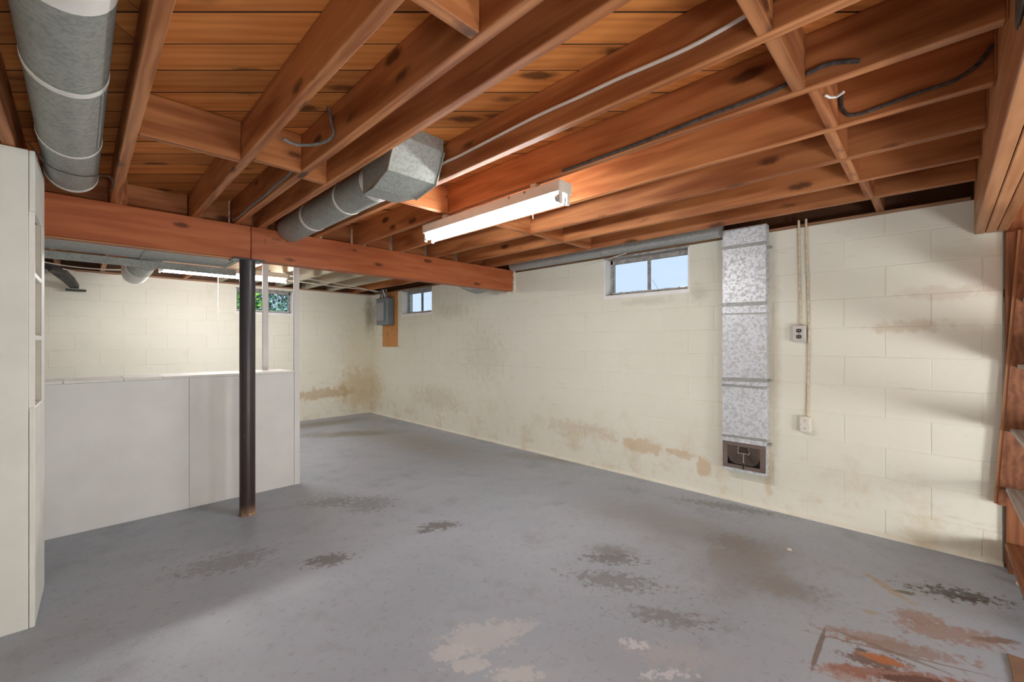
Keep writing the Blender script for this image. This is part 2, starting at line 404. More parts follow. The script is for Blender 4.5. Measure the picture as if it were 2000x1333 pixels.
def clip(poly, n, c):
    """keep the side n.p <= c"""
    out = []
    for i in range(len(poly)):
        p, q = poly[i], poly[(i+1) % len(poly)]
        dp = n[0]*p[0]+n[1]*p[1]-c; dq = n[0]*q[0]+n[1]*q[1]-c
        if dp <= 0: out.append(p)
        if dp*dq < 0:
            t = dp/(dp-dq); out.append((p[0]+t*(q[0]-p[0]), p[1]+t*(q[1]-p[1])))
    return out
def rect_sub(rects, hole):
    out = []
    for (a0, b0, a1, b1) in rects:
        h0, g0, h1, g1 = max(a0, hole[0]), max(b0, hole[1]), min(a1, hole[2]), min(b1, hole[3])
        if h0 >= h1 or g0 >= g1: out.append((a0, b0, a1, b1)); continue
        if b0 < g0: out.append((a0, b0, a1, g0))
        if g1 < b1: out.append((a0, g1, a1, b1))
        if a0 < h0: out.append((a0, g0, h0, g1))
        if h1 < a1: out.append((h1, g0, a1, g1))
    return out

# ---------------------------------------------------------------- the setting
XR, YK, ZJ, ZD = 3.708, 7.25, 2.141, 2.325        # right wall, back wall, joist underside, deck underside
XL, YF, YE, WT = -2.2, -3.2, -.285, 2.12           # left wall, wall behind, end of right wall, wall top
struct = dict(kind='structure')
box('floor', (XL-.2, YF-.2, -.12), (XR+.9, YK+.2, 0), 'floor', **struct)
W1 = (1.505, 1.712, 2.358, WT+.0)                   # window openings, y/z on right wall
W2 = (5.345, 1.703, 6.205, WT+.0)
W3 = (1.594, 1.70, 2.377, 2.085)                    # x/z on back wall
def wall_slab(name, rects, to3):
    bm = bmesh.new()
    for r in rects:
        a, b = to3(r[0], r[1], 0), to3(r[2], r[3], 1)
        add_box(bm, [min(i, j) for i, j in zip(a, b)], [max(i, j) for i, j in zip(a, b)])
    return finish(name, bm, 'wall', **struct)
REC = .0028
def to_right(y, z, d): return (XR+REC+(.2 if d else 0), y, z)
def to_back(x, z, d): return (x, YK+REC+(.2 if d else 0), z)
rs = [(YE, 0, YK+.2, WT)]
for h in (W1, W2): rs = rect_sub(rs, h)
wall_r = wall_slab('wall_right', rs, to_right)
rs = rect_sub([(XL-.2, 0, XR+.2, WT)], W3)
wall_b = wall_slab('wall_back', rs, to_back)
box('wall_left', (XL-.2, YF-.2, 0), (XL, YK+.2, WT), 'wall', **struct)
box('wall_front', (XL-.2, YF-.2, 0), (XR+.9, YF, WT), 'wall', **struct)
box('wall_nook', (XR+.7, YF, 0), (XR+.9, YE-.02, WT), 'wall', **struct)

block_cache = {}
def block(parent, wall, a0, b0, a1, b1):
    """one painted concrete block, its face standing a few mm proud of the joint"""
    g = .0014; L, H = a1-a0-2*g, b1-b0-2*g
    if L < .02 or H < .02: return
    key = (wall, round(L, 3), round(H, 3))
    if key not in block_cache:
        bm = bmesh.new(); bv = .0026
        o_ = [(-L/2, -H/2), (L/2, -H/2), (L/2, H/2), (-L/2, H/2)]
        i_ = [(x-math.copysign(bv, x), z-math.copysign(bv, z)) for x, z in o_]
        def v3(p, d): return (d, p[0], p[1]) if wall == 'r' else (p[0], d, p[1])
        bk = [bm.verts.new(v3(p, REC+.004)) for p in o_]; md = [bm.verts.new(v3(p, .0025)) for p in o_]; fr = [bm.verts.new(v3(p, 0)) for p in i_]
        for k in range(4):
            j = (k+1) % 4
            bm.faces.new((bk[k], bk[j], md[j], md[k])); bm.faces.new((md[k], md[j], fr[j], fr[k]))
        bm.faces.new(fr); bm.faces.new(bk[::-1]); bmesh.ops.recalc_face_normals(bm, faces=bm.faces[:])
        me = bpy.data.meshes.new('block'); bm.to_mesh(me); bm.free(); me.materials.append(M['wall']); block_cache[key] = me
    o = bpy.data.objects.new('block', block_cache[key]); C.objects.link(o); o.parent = parent
    ca, cb, j = (a0+a1)/2, (b0+b1)/2, random.uniform(-.0012, .0008)
    o.location = (XR+j, ca, cb) if wall == 'r' else (ca, YK+j, cb)
P_, BL = .2, .43
def lay(parent, wall, lo, hi, off, holes):
    for k in range(0, 12):
        z0, z1 = max(0, k*P_-.02), min(WT, (k+1)*P_-.02)
        if z1-z0 < .03: continue
        s = off+(0 if k % 2 == 1 else BL/2)
        a = s-BL*math.ceil((s-lo)/BL)
        while a < hi:
            r = [(max(a, lo), z0, min(a+BL, hi), z1)]
            for h in holes: r = rect_sub(r, h)
            for q in r: block(parent, wall, *q)
            a += BL
lay(wall_r, 'r', YE, YK, .01, (W1, W2))
lay(wall_b, 'b', -1.0, XR, XR-.1, (W3,))
# paint-filled cove where the wall meets the floor
bm = bmesh.new()
prof = [(0, 0), (-.022, 0), (-.019, .012), (-.006, .022), (0, .024)]
A = [bm.verts.new((XR+x, YE, z)) for x, z in prof]; B = [bm.verts.new((XR+x, YK, z)) for x, z in prof]
for i in range(len(prof)-1): bm.faces.new((A[i], B[i], B[i+1], A[i+1]))
bm.faces.new(A); bm.faces.new(B[::-1])
finish('baseboard_right', bm, 'wall', **struct)

# deck boards laid diagonally over the joists
ceil_o = box('ceiling', (XL-.2, YF-.2, ZD+.021), (XR+.9, YK+.2, ZD+.06), 'darkwood', **struct)
BW = .1455; d0 = 1.352-.0015
Ux, Uy = (C_, -S_), (S_, C_)                        # along a board, across the boards
rot = Matrix.Rotation(math.atan2(-S_, C_), 4, 'Z')
k = -14
while True:
    da, db = d0+k*BW, d0+(k+1)*BW; k += 1
    if da > 8.0: break
    big = [(-20, da+.0032), (20, da+.0032), (20, db-.0032), (-20, db-.0032)]
    pl = [(p[0]*Ux[0]+p[1]*Uy[0], p[0]*Ux[1]+p[1]*Uy[1]) for p in big]
    for n, c in (((1, 0), XR+.15), ((-1, 0), 1.9), ((0, 1), YK+.1), ((0, -1), 1.2)):
        pl = clip(pl, n, c) if pl else pl
    if len(pl) < 3: continue
    loc = [(p[0]*Ux[0]+p[1]*Ux[1], p[0]*Uy[0]+p[1]*Uy[1]) for p in pl]
    lo, hi = min(p[0] for p in loc), max(p[0] for p in loc)
    cuts, c = [], lo+random.uniform(.5, 3.0)
    while c < hi-.3: cuts.append(c); c += random.choice([1.72, 2.3, 2.87, 3.44])
    for u0, u1 in zip([lo-1]+cuts, cuts+[hi+1]):
        q = clip(clip(loc, (1, 0), u1-.0015), (-1, 0), -(u0+.0015))
        if len(q) < 3: continue
        cx, cy = sum(p[0] for p in q)/len(q), sum(p[1] for p in q)/len(q)
        bm = bmesh.new(); poly_prism(bm, [(p[0]-cx, p[1]-cy) for p in q], 0, .019)
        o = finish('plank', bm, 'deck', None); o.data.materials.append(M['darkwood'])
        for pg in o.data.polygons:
            if abs(pg.normal.z) < .5: pg.material_index = 1      # edges coloured dark so the gaps between boards look shaded
        m = rot.copy(); m.translation = rot @ Vector((cx, cy, 0)); m.translation.z = ZD+random.uniform(0, .0015)
        o.matrix_world = m; o.parent = ceil_o; o.matrix_parent_inverse = ceil_o.matrix_world.inverted()
        c0 = Vector(ceil_o.location); o.matrix_parent_inverse = Matrix.Translation(-c0)

# ---------------------------------------------------------------- windows
def window(name, axis, hole, inner, label_mull=True):
    """steel basement window set back in its opening; axis r = right wall, b = back wall"""
    a0, z0, a1, z1 = hole
    o = bpy.data.objects.new(name, None); C.objects.link(o); o['kind'] = 'structure'
    base = (XR if axis == 'r' else (a0+a1)/2, (a0+a1)/2 if axis == 'r' else YK, z0)
    o.location = base
    def P3(a, z, d): return (XR+d, a, z) if axis == 'r' else (a, YK+d, z)
    def bx(nm, a, z, d, A_, Z_, D_, mat, bev=.0):
        p, q = P3(a, z, d), P3(A_, Z_, D_)
        return box(nm, [min(i, j) for i, j in zip(p, q)], [max(i, j) for i, j in zip(p, q)], mat, o, bev, origin=base)
    D = inner
    # white painted reveal: jambs and sloping sill
    bx('jamb', a0-.004, z0, .001, a0+.012, z1, .2, 'white'); bx('jamb', a1-.012, z0, .001, a1+.004, z1, .2, 'white')
    bm = bmesh.new(); c = Vector(base)
    q = [(a0, z0+.018, -.003), (a1, z0+.018, -.003), (a1, z0+.030, D+.03), (a0, z0+.030, D+.03)]
    up = [bm.verts.new(Vector(P3(a, z+.012, d))-c) for a, z, d in q]; dn = [bm.verts.new(Vector(P3(a, z0-.004, d))-c) for a, z, d in q]
    bm.faces.new(up); bm.faces.new(dn[::-1])
    for i in range(4): bm.faces.new((up[i], up[(i+1) % 4], dn[(i+1) % 4], dn[i]))
    finish('sill', bm, 'white', o)
    zb, zt = z0+.038, z1-.012
    fw = .026
    bx('head', a0, zt-.006, .0, a1, z1, .2, 'steel_frame')
    fr = bx('frame_rail', a0+.012, zb, D, a1-.012, zb+.02, D+.03, 'steel_frame', .002)
    bx('frame_rail', a0+.012, zt-.045, D, a1-.012, zt, D+.03, 'steel_frame', .002)
    bx('frame_stile', a0+.012, zb, D, a0+.012+fw, zt, D+.03, 'steel_frame', .002)
    bx('frame_stile', a1-.012-fw, zb, D, a1-.012, zt, D+.03, 'steel_frame', .002)
    am = (a0+a1)/2
    bx('mullion', am-.011, zb, D-.004, am+.011, zt-.02, D+.03, 'steel_frame', .003)
    # ragged putty along the bottom rail
    bm = bmesh.new(); n = 26
    for i in range(n):
        a = a0+.03+(a1-a0-.06)*i/n; w_ = (a1-a0-.06)/n
        p, q_ = Vector(P3(a, zb+.014, D-.006)), Vector(P3(a+w_*random.uniform(.6, 1.2), zb+.024+random.uniform(0, .007), D+.004))
        add_box(bm, [min(i_, j)-k_ for i_, j, k_ in zip(p, q_, c)], [max(i_, j)-k_ for i_, j, k_ in zip(p, q_, c)])
    finish('putty', bm, 'putty', o, kind='stuff')
    for s0, s1 in ((a0+.012+fw, am-.011), (am+.011, a1-.012-fw)):
        bx('pane', s0, zb+.02, D+.014, s1, zt-.045, D+.018, 'glass')
    return o, bx
win1, bx1 = window('window_1', 'r', W1, .10)
# crack in the nearer pane
o = tube('pane_crack', [(XR+.113, 1.90, 1.872), (XR+.113, 1.856, 1.80), (XR+.113, 1.835, 1.765)], .0016, 'steel_frame', win1, 5, origin=win1.location)
win2, bx2 = window('window_2', 'r', W2, .10)
win3, bx3 = window('window_3', 'b', W3, .08)

# outside: lawn at grade and a bush behind the back window
for nm, lo, hi in (('lawn', (XR+.21, -6, 1.55), (16, 16, 1.6)), ('lawn', (-8, YK+.21, 1.55), (XR+.2, 16, 1.6))):
    box(nm, lo, hi, 'lawn', **struct)
sh = thing('shrub', (2.5, 9.0, 1.6), 'leafy green bush growing outside the back basement window', 'bush')
for i in range(5):
    a = random.uniform(0, 6.28)
    tube('stem', [(2.5+.1*math.cos(a), 9+.1*math.sin(a), 1.6), (2.5+.35*math.cos(a), 9+.3*math.sin(a), 2.2), (2.5+.5*math.cos(a), 9+.4*math.sin(a), 2.8)], [.012, .009, .004], 'bark', sh, 6, origin=sh.location)
for mat, x0, x1, n in (('leafA', 1.75, 2.35, 1500), ('leafB', 2.3, 3.5, 2400)):
    bm = bmesh.new()
    for i in range(n):
        c = Vector((random.uniform(x0, x1), 9+random.gauss(0, .25), random.uniform(1.75, 3.1)))-sh.location
        d = Vector((random.gauss(0, 1), random.gauss(0, 1), random.gauss(0, 1)-.6)).normalized(); s = d.orthogonal().normalized()
        L = random.uniform(.08, .15); wd = L*.22
        up = d.cross(s)*L*.06
        v = [bm.verts.new(c-d*L/2), bm.verts.new(c+s*wd+up), bm.verts.new(c+d*L/2), bm.verts.new(c-s*wd+up)]
        bm.faces.new((v[0], v[1], v[2])); bm.faces.new((v[0], v[2], v[3]))
    finish('foliage', bm, mat, sh, kind='stuff')

# ---------------------------------------------------------------- framing
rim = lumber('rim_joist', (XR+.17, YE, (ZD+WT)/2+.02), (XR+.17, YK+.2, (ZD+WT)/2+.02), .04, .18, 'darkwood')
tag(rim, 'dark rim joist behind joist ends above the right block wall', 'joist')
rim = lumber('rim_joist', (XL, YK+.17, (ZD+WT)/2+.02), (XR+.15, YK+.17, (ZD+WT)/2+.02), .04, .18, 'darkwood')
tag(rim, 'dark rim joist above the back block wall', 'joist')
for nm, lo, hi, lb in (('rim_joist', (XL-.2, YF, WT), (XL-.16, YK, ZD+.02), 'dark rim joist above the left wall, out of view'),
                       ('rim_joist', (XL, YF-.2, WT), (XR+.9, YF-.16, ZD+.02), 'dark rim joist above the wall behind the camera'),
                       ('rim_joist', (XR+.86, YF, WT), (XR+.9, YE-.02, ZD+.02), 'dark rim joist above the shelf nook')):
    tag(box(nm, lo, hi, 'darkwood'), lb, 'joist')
SP = 'wood sill plates on the block walls'
tag(lumber('sill_plate', (XR+.075, -.16, WT+.012), (XR+.075, 3.62, WT+.012), .14, .024, 'sillplate'), 'rough brown sill plate on the right wall between header and main beam', 'plate', SP)
tag(lumber('sill_plate', (XR+.075, 3.76, WT+.012), (XR+.075, YK, WT+.012), .14, .024, 'sillplate'), 'rough brown sill plate on the right wall beyond the main beam', 'plate', SP)
tag(lumber('sill_plate', (XL, YK+.075, WT+.012), (XR, YK+.075, WT+.012), .14, .024, 'sillplate'), 'dark sill plate along the top of the back wall', 'plate', SP)

JW = .04
def jy(x): return -.17+.0139*(3.7-x)+.004
GJ = 'exposed floor joists over the front room'
front = [(-.20, -3.1, 'floor joist at far left photo edge, left of the big round duct'),
         (.17, -3.1, 'scuffed floor joist just right of the big round duct'),
         (.576, -3.1, 'broad orange floor joist with cathedral grain, second right of the big duct'),
         (.824, -3.1, 'floor joist meeting the main beam just left of its vertical joint'),
         (.98, -3.1, 'floor joist along the left side of the short galvanized duct'),
         (1.386, None, 'floor joist carrying the long white cable on its side'),
         (1.77, None, 'floor joist directly above the near fluorescent fixture, black cable on its side'),
         (2.165, None, 'brightly lit floor joist just right of the near fluorescent fixture'),
         (2.56, None, 'second floor joist right of the near fluorescent fixture'),
         (2.96, None, 'third floor joist right of the near fluorescent fixture, with pale edge'),
         (3.36, None, 'floor joist closest to the right block wall')]
for x, y0, lb in front:
    x -= JW/2
    a = jy(x) if y0 is None else y0
    o = lumber('floor_joist', (x, a, (ZJ+ZD)/2), (x, 3.735, (ZJ+ZD)/2), JW, ZD-ZJ, 'joist'); tag(o, lb, 'joist', GJ)
GB = 'cream painted joists over the back room'
bl = ['at the far left of the back room, above the black chute', 'above the white round pipe of the back room', 'left of the back fixture middle',
      'above the left half of the back fixture', 'seen just behind the dark column', 'seen between the two white posts', 'just right of the taller white post', 'second right of the taller white post',
      'third right of the taller white post']
for i, x in enumerate((-.18, .19, .596, 1.0, 1.406, 1.79, 2.185, 2.58, 2.98)):
    br_ = x < 1.1
    o = lumber('back_joist', (x, 3.645, (ZJ+ZD)/2), (x, YK+.15, (ZJ+ZD)/2), JW, ZD-ZJ, 'joist' if br_ else 'creamjoist')
    tag(o, ('bare brown joist ' if br_ else 'cream painted joist ')+bl[i], 'joist', None if br_ else GB)
o = lumber('back_joist', (3.38, 3.645, (ZJ+ZD)/2), (3.38, YK+.15, (ZJ+ZD)/2), JW, ZD-ZJ, 'joist'); tag(o, 'bare brown joist over the electrical panel in the back room', 'joist')

GK = 'short blocking boards between joists'
def blocking(xa, xb, y, lb, dz=0, dy=0):
    o = lumber('blocking_board', (xa+.0005, y, (ZJ+ZD)/2+dz), (xb-.0005, y+dy, (ZJ+ZD)/2+dz), JW, ZD-ZJ-.002, 'joist'); tag(o, lb, 'board', GK)
jr = [f[0] for f in front]; jl = [x-JW for x in jr]
blocking(jr[1], jl[2], 2.35, 'dark blocking board between the two joists nearest the big round duct', -.002)
blocking(jr[2], jl[3], 2.285, 'small dark blocking board beside the hanging grey cable end', -.002)
blocking(jr[3], jl[4], 2.36, 'shortest blocking board, left of the short galvanized duct', 0)
blocking(jr[5], jl[6], 2.33, 'lit blocking board left of the near fluorescent fixture', 0)
blocking(jr[6], jl[7], 2.31, 'blocking board hidden above the near fluorescent fixture', 0)
blocking(jr[7], jl[8], 2.30, 'pale blocking board in the first bay right of the near fixture', 0)
blocking(jr[8], jl[9], 2.285, 'pale blocking board in the second bay right of the near fixture', 0)
blocking(jr[9], jl[10], 2.27, 'pale blocking board in the third bay right of the near fixture', 0)
blocking(jr[2], jl[3], .92, 'blocking board at the top edge of the photo, left of its centre', 0)
blocking(jr[4], jl[5], .335, 'blocking board at the top edge of the photo where the white cable ends', 0)
blocking(jr[5], jl[6], .328, 'nearest complete blocking board, crossed by the black cable at top right', 0)
blocking(jr[6], jl[7], .29, 'blocking board with a white patch on its edge', 0)
blocking(jr[7], jl[8], .305, 'blocking board below the one with the white patch', 0)
blocking(jr[8], jl[9], .30, 'blocking board third from the right wall in the near row', 0)
blocking(jr[9], jl[10], .27, 'blocking board second from the right wall in the near row', 0)
blocking(jr[10], XR+.06, .25, 'blocking board nearest the right wall in the near row', 0)
pb_ = bpy.data.objects['blocking_board.011']
o = tube('wire_loop', [(1.817, 0.267, 2.137), (1.846, 0.258, 2.137), (1.858, 0.241, 2.137), (1.839, 0.218, 2.137)], .0042, 'tape', pb_, 6, origin=pb_.location); o['label'] = 'white wire loop'
GO_ = 'blocking boards over the main beam'
nm_ = ['', 'behind the big round duct', 'first bay right of the big duct', 'second bay from big duct', 'at the beam joint',
       'behind the short duct', 'just right of the short duct', 'behind the near fixture end', 'third bay from the right wall', 'second bay from the right wall', 'bay nearest the right wall']
ex = [-.60]+jr
for i, lb in enumerate(nm_):
    a_ = ex[i]; b_ = jl[i]
    if i == 0: continue
    o = lumber('beam_blocking', (a_+.0422, 3.79, (ZJ+ZD)/2), (b_-.0005, 3.79, (ZJ+ZD)/2), JW, ZD-ZJ-.002, 'joist'); tag(o, 'shadowed blocking board on top of the main beam, '+lb, 'board', GO_)

# main beam: two lengths meeting over the column
YB, ZB = 3.618, 1.893
for x0, x1, lb in ((-1.9, .893, 'left length of the reddish main beam, from bookcase to column'), (.897, 3.80, 'right length of the reddish main beam, running into the block wall')):
    b = thing('main_beam', ((x0+x1)/2, YB+.06, ZB), lb, 'beam', 'lengths of the main beam')
    for j in range(3):
        lumber('beam_ply', (x0, YB+.02+.041*j, (ZB+ZJ)/2+.001), (x1, YB+.02+.041*j, (ZB+ZJ)/2+.001), .04, ZJ-ZB-.001, 'beam', b, .003, origin=b.location)
    if x0 < 0:
        lumber('shim_strip', (x0, YB+.012, ZB-.004), (.80, YB+.012, ZB-.004), .02, .007, 'header', b, .001, origin=b.location)
# faded grade stamp on the right length
def stamp(txt, px, pz, size, ang=0):
    cu = bpy.data.curves.new('grade_stamp', 'FONT'); cu.body = txt; cu.size = size; cu.extrude = .0002
    tmp = bpy.data.objects.new('tmp', cu); C.objects.link(tmp)
    me = bpy.data.meshes.new_from_object(tmp); bpy.data.objects.remove(tmp)
    me.materials.clear(); me.materials.append(M['stamp'])
    o = bpy.data.objects.new('grade_stamp', me); C.objects.link(o); o.parent = b
    o.location = Vector((px, YB-.0006, pz))-b.location; o.rotation_euler = (R(90), R(ang), 0)
for a_ in (('J', .985, 2.035, .040, 0), ('NYIN', 1.035, 2.065, .026, 0), ('L', 1.135, 2.066, .038, 0), ('1', 1.178, 2.074, .038, 0), ('A', 1.0, 2.085, .018, 0)): stamp(*a_)
# mortar collar where the beam enters the wall
bm = bmesh.new()
for i in range(26):
    t = i/25
    y, z = (YB-.006, ZJ-(ZJ-ZB)*t*1.35) if t < .72 else (YB+(t-.72)*.42, ZB-.006)
    s = random.uniform(.006, .016); add_box(bm, (XR-.018-s, y-s, z-s), (XR+.002, y+s, z+s), .003)
finish('beam_mortar', bm, 'wall', wall_r, kind='stuff')

# column
CX, CY, CR = .874, 3.63, .0515
col = thing('steel_column', (CX, CY, 0), 'dark painted round steel column with rusty foot under the beam joint', 'column')
tube('shaft', [(CX, CY, .004), (CX, CY, .6), (CX, CY, 1.2), (CX, CY, ZB-.012)], CR, 'column', col, 32, origin=col.location)
box('cap_plate', (CX-.10, CY-.062, ZB-.012), (CX+.10, CY+.085, ZB-.0005), 'column', col, .002, origin=col.location)
tube('foot_ring', [(CX, CY, 0.0), (CX, CY, .006), (CX, CY, .016)], [CR+.010, CR+.008, CR+.0005], 'column', col, 28, origin=col.location)

# header by the shelf nook
def hy(x): return -.17+.0139*(3.7-x)
hd = thing('header_beam', (2.3, hy(2.3)-.06, 1.912), 'thick three-ply wooden header at the top right edge of photo', 'beam')
for j in range(3):
    yo = -.0215-.0445*j
    lumber('header_ply', (.99, hy(.99)+yo, (1.912+ZD)/2-.001), (3.70, hy(3.70)+yo, (1.912+ZD)/2-.001), .041, ZD-1.914, 'header', hd, .003, origin=hd.location)
box('hanger_plate', (1.30, hy(1.3)-.001, 1.99), (1.50, hy(1.3)+.004, 2.09), 'soot', hd, .001, origin=hd.location)

# ---------------------------------------------------------------- ducts overhead
def ring(nm, p, d, r, wd, mat, parent, org, n=28):
    p, d = Vector(p), Vector(d).normalized()
    return tube(nm, [p-d*wd/2, p+d*wd/2], r, mat, parent, n, origin=org, caps=True)
bd = thing('round_duct', (-.033, 2.0, 2.205), 'big galvanized round duct at the upper left with white taped joints', 'duct')
DR = .104; DX, DZ = -.033, 2.208
for a, b in ((-1.2, .6), (.606, 1.46), (1.466, 2.02), (2.026, 2.72), (2.726, 3.36)):
    tube('duct_section', [(DX, a, DZ), (DX, (a+b)/2, DZ), (DX, b, DZ)], DR, 'galv', bd, 36, origin=bd.location)
for y, wd, mm in ((1.50, .075, 'tape'), (2.05, .030, 'tape'), (2.74, .016, 'tape'), (3.345, .03, 'tape')):
    ring('tape_band', (DX, y, DZ), (0, 1, 0), DR+.0022, wd, mm, bd, bd.location, 36)
# standing seam on the side of the last section
for x, y0, y1 in ((.055, 2.08, 2.66),):
    box('seam', (x-.003, y0, 2.146), (x+.004, y1, 2.158), 'galvdull', bd, .001, origin=bd.location)
WIRE = [(-.165, 2.93, 2.19), (-.128, 2.96, 2.135), (-.089, 2.974, 2.106), (-.038, 2.99, 2.098), (.015, 2.99, 2.10), (.065, 3.02, 2.125), (.10, 3.005, 2.13), (.117, 3.04, 2.12), (.121, 3.10, 2.10), (.108, 3.14, 2.09)]
tag(tube('support_wire', smooth_path(WIRE), .0028, 'soot', None, 6),
    'thin dark wire slung under the big round duct', 'wire')

sd = thing('short_duct', (1.17, 2.6, 2.16), 'short galvanized round duct with square boot, between joists above beam', 'duct')
SX, SZ, SR = 1.165, 2.168, .098
for a, b in ((2.16, 2.56), (2.566, 3.10), (3.106, 3.60)):
    tube('duct_section', [(SX, a, SZ), (SX, (a+b)/2, SZ), (SX, b, SZ)], SR, 'galv', sd, 32, origin=sd.location)
for y, wd in ((2.20, .05), (2.57, .022), (3.12, .03)):
    ring('tape_band', (SX, y, SZ), (0, 1, 0), SR+.002, wd, 'tape', sd, sd.location, 32)
# boot: rectangular collar under the deck, raked front, narrowing to the pipe
bm = bmesh.new()
xa, xb = 1.045, 1.318
prof = [(1.80, ZD-.001), (1.80, 2.262), (1.872, 2.112), (2.02, 2.062), (2.175, 2.070), (2.175, 2.255), (2.10, ZD-.001)]
L_ = [bm.verts.new(Vector((xa+(.02 if i in (4, 5) else 0), y, z))-sd.location) for i, (y, z) in enumerate(prof)]
R_ = [bm.verts.new(Vector((xb-(.06 if i in (4, 5) else .03 if i == 3 else 0), y, z))-sd.location) for i, (y, z) in enumerate(prof)]
bm.faces.new(L_); bm.faces.new(R_[::-1])
for i in range(len(prof)):
    j = (i+1) % len(prof); bm.faces.new((L_[i], R_[i], R_[j], L_[j]))
bt = finish('boot', bm, 'galv', sd)
for x in (xa, xb):
    bm = bmesh.new(); dx = -.006 if x == xa else .0
    pts = [(x+dx+.003-(.03 if (x == xb and i == 2) else 0), y-.004, z-.004) for i, (y, z) in enumerate(prof[1:4])]
    add_tube(bm, [Vector(p)-sd.location for p in pts], .005, 6)
    finish('seam_flange', bm, 'galv', bt).location = (0, 0, 0)

# pipe along the top of the right wall, feeding the wall stack
wp = thing('wall_pipe', (3.60, 2.4, 2.17), 'bare metal pipe along the top of right wall over window', 'duct')
for a, b in ((1.21, 2.3), (2.305, 3.55)):
    tube('pipe_section', [(3.605, a, 2.185), (3.605, (a+b)/2, 2.185), (3.605, b, 2.185)], .068, 'galvdull', wp, 24, origin=wp.location)
wp2 = thing('pipe_elbow', (3.50, 4.0, 2.0), 'small metal elbow peeking out under the far end of main beam', 'duct')
tube('pipe_section', smooth_path([(3.50, 3.80, 2.05), (3.50, 3.95, 1.985), (3.50, 4.10, 1.975), (3.50, 4.35, 2.06)], 5), .085, 'galvdull', wp2, 20, origin=wp2.location)

# rectangular trunk behind the beam
tr = thing('trunk_duct', (-.2, 4.18, 1.95), 'flat grey metal trunk duct just behind the main beam', 'duct')
for a, b in ((-1.9, -.6), (-.595, .35), (.355, .93)):
    box('duct_section', (a, 3.80, 1.962), (b, 4.60, 2.138), 'galvdull', tr, .002, origin=tr.location)
for x in (-.597, .353, .92):
    box('cleat', (x-.018, 3.79, 1.955), (x+.018, 4.605, 1.962), 'galv', tr, .001, origin=tr.location)
tag(lumber('painted_rail', (-1.9, 4.63, 1.925), (1.02, 4.63, 1.925), .04, .058, 'galv'), 'long pale rail hung along the far edge of the trunk duct', 'rail')
bm = bmesh.new()
q = [(-1.0, 3.79, 1.945), (-1.0, 4.40, 1.920), (.22, 3.79, 1.945)]
u = [bm.verts.new(p) for p in q]; d = [bm.verts.new((p[0], p[1], p[2]+.006)) for p in q]
bm.faces.new(u); bm.faces.new(d[::-1])
for i in range(3): bm.faces.new((u[i], u[(i+1) % 3], d[(i+1) % 3], d[i]))
tag(finish('metal_flap', bm, 'galv'), 'pale triangular metal flap under the trunk duct beside bookcase', 'flap')
br = thing('branch_pipe', (.40, 5.4, 1.99), 'white round branch pipe with bent end below back ceiling', 'duct')
tube('pipe_section', [(.40, 4.66, 2.00), (.40, 5.0, 2.00), (.40, 5.42, 2.00)], .098, 'galv', br, 28, origin=br.location)
el = smooth_path([(.40, 5.42, 1.995), (.40, 5.75, 1.99), (.405, 6.05, 2.0), (.41, 6.2, 2.05), (.41, 6.24, 2.12)], 5)
tube('elbow', el, .102, 'tape', br, 28, origin=br.location)
for y in (4.80, 5.42): ring('crimp', (.40, y, 1.998), (0, 1, 0), .106, .02, 'galvdull' if y < 5 else 'tape', br, br.location)
ring('crimp', el[7], el[8]-el[6], .1045, .012, 'tape', br, br.location)
ch = thing('black_chute', (-.15, 6.9, 2.0), 'sooty black metal chute slanting to the back wall at left', 'chute')
bm = bmesh.new(); pts = [((-.27, 6.55, 2.075), .055), ((-.17, 6.75, 2.055), .05), ((-.09, 6.98, 1.985), .043), ((-.045, 7.15, 1.93), .035)]
rg = []
for (x, y, z), s in pts: rg.append([bm.verts.new(Vector((x+i*s, y, z+j*s*.7))-ch.location) for i, j in ((-1, -1), (1, -1), (1, 1), (-1, 1))])
for a, b in zip(rg, rg[1:]):
    for i in range(4): bm.faces.new((a[i], a[(i+1) % 4], b[(i+1) % 4], b[i]))
bm.faces.new(rg[0]); bm.faces.new(rg[-1][::-1]); finish('body', bm, 'soot', ch)
tube('end_cap', [(-.25, 6.44, 2.00), (-.25, 6.50, 2.00)], .022, 'galv', ch, 16, origin=ch.location)
tube('support_bar', [(-.245, 6.48, 2.00), (-.22, 6.62, 2.04)], .009, 'soot', ch, 8, origin=ch.location)
box('wall_flange', (-.12, 7.15, 1.88), (.05, 7.246, 1.90), 'soot', ch, .002, origin=ch.location)
GC = 'cables across the back ceiling'
for i, (lb, pts) in enumerate((
    ('pale cable sagging near the black chute', [(-.4, 6.3, 2.10), (-.1, 6.4, 2.07), (.2, 6.5, 2.08), (.45, 6.6, 2.12)]),
    ('second pale cable looping below the first near the black chute', [(-.3, 6.7, 2.12), (0, 6.75, 2.05), (.3, 6.8, 2.06), (.5, 6.8, 2.12)]),
    ('white cable crossing cream joists toward the electrical panel', [(1.4, 6.3, 2.13), (2.1, 6.35, 2.128), (2.8, 6.5, 2.125), (3.3, 6.55, 2.13), (3.52, 6.6, 2.12)]),
    ('second white cable crossing cream joists toward the electrical panel', [(1.9, 5.9, 2.13), (2.5, 6.1, 2.125), (3.1, 6.4, 2.128), (3.5, 6.65, 2.11)]))):
    tag(tube('ceiling_cable', smooth_path(pts), .007, 'whitecable', None, 6), lb, 'cable', GC)

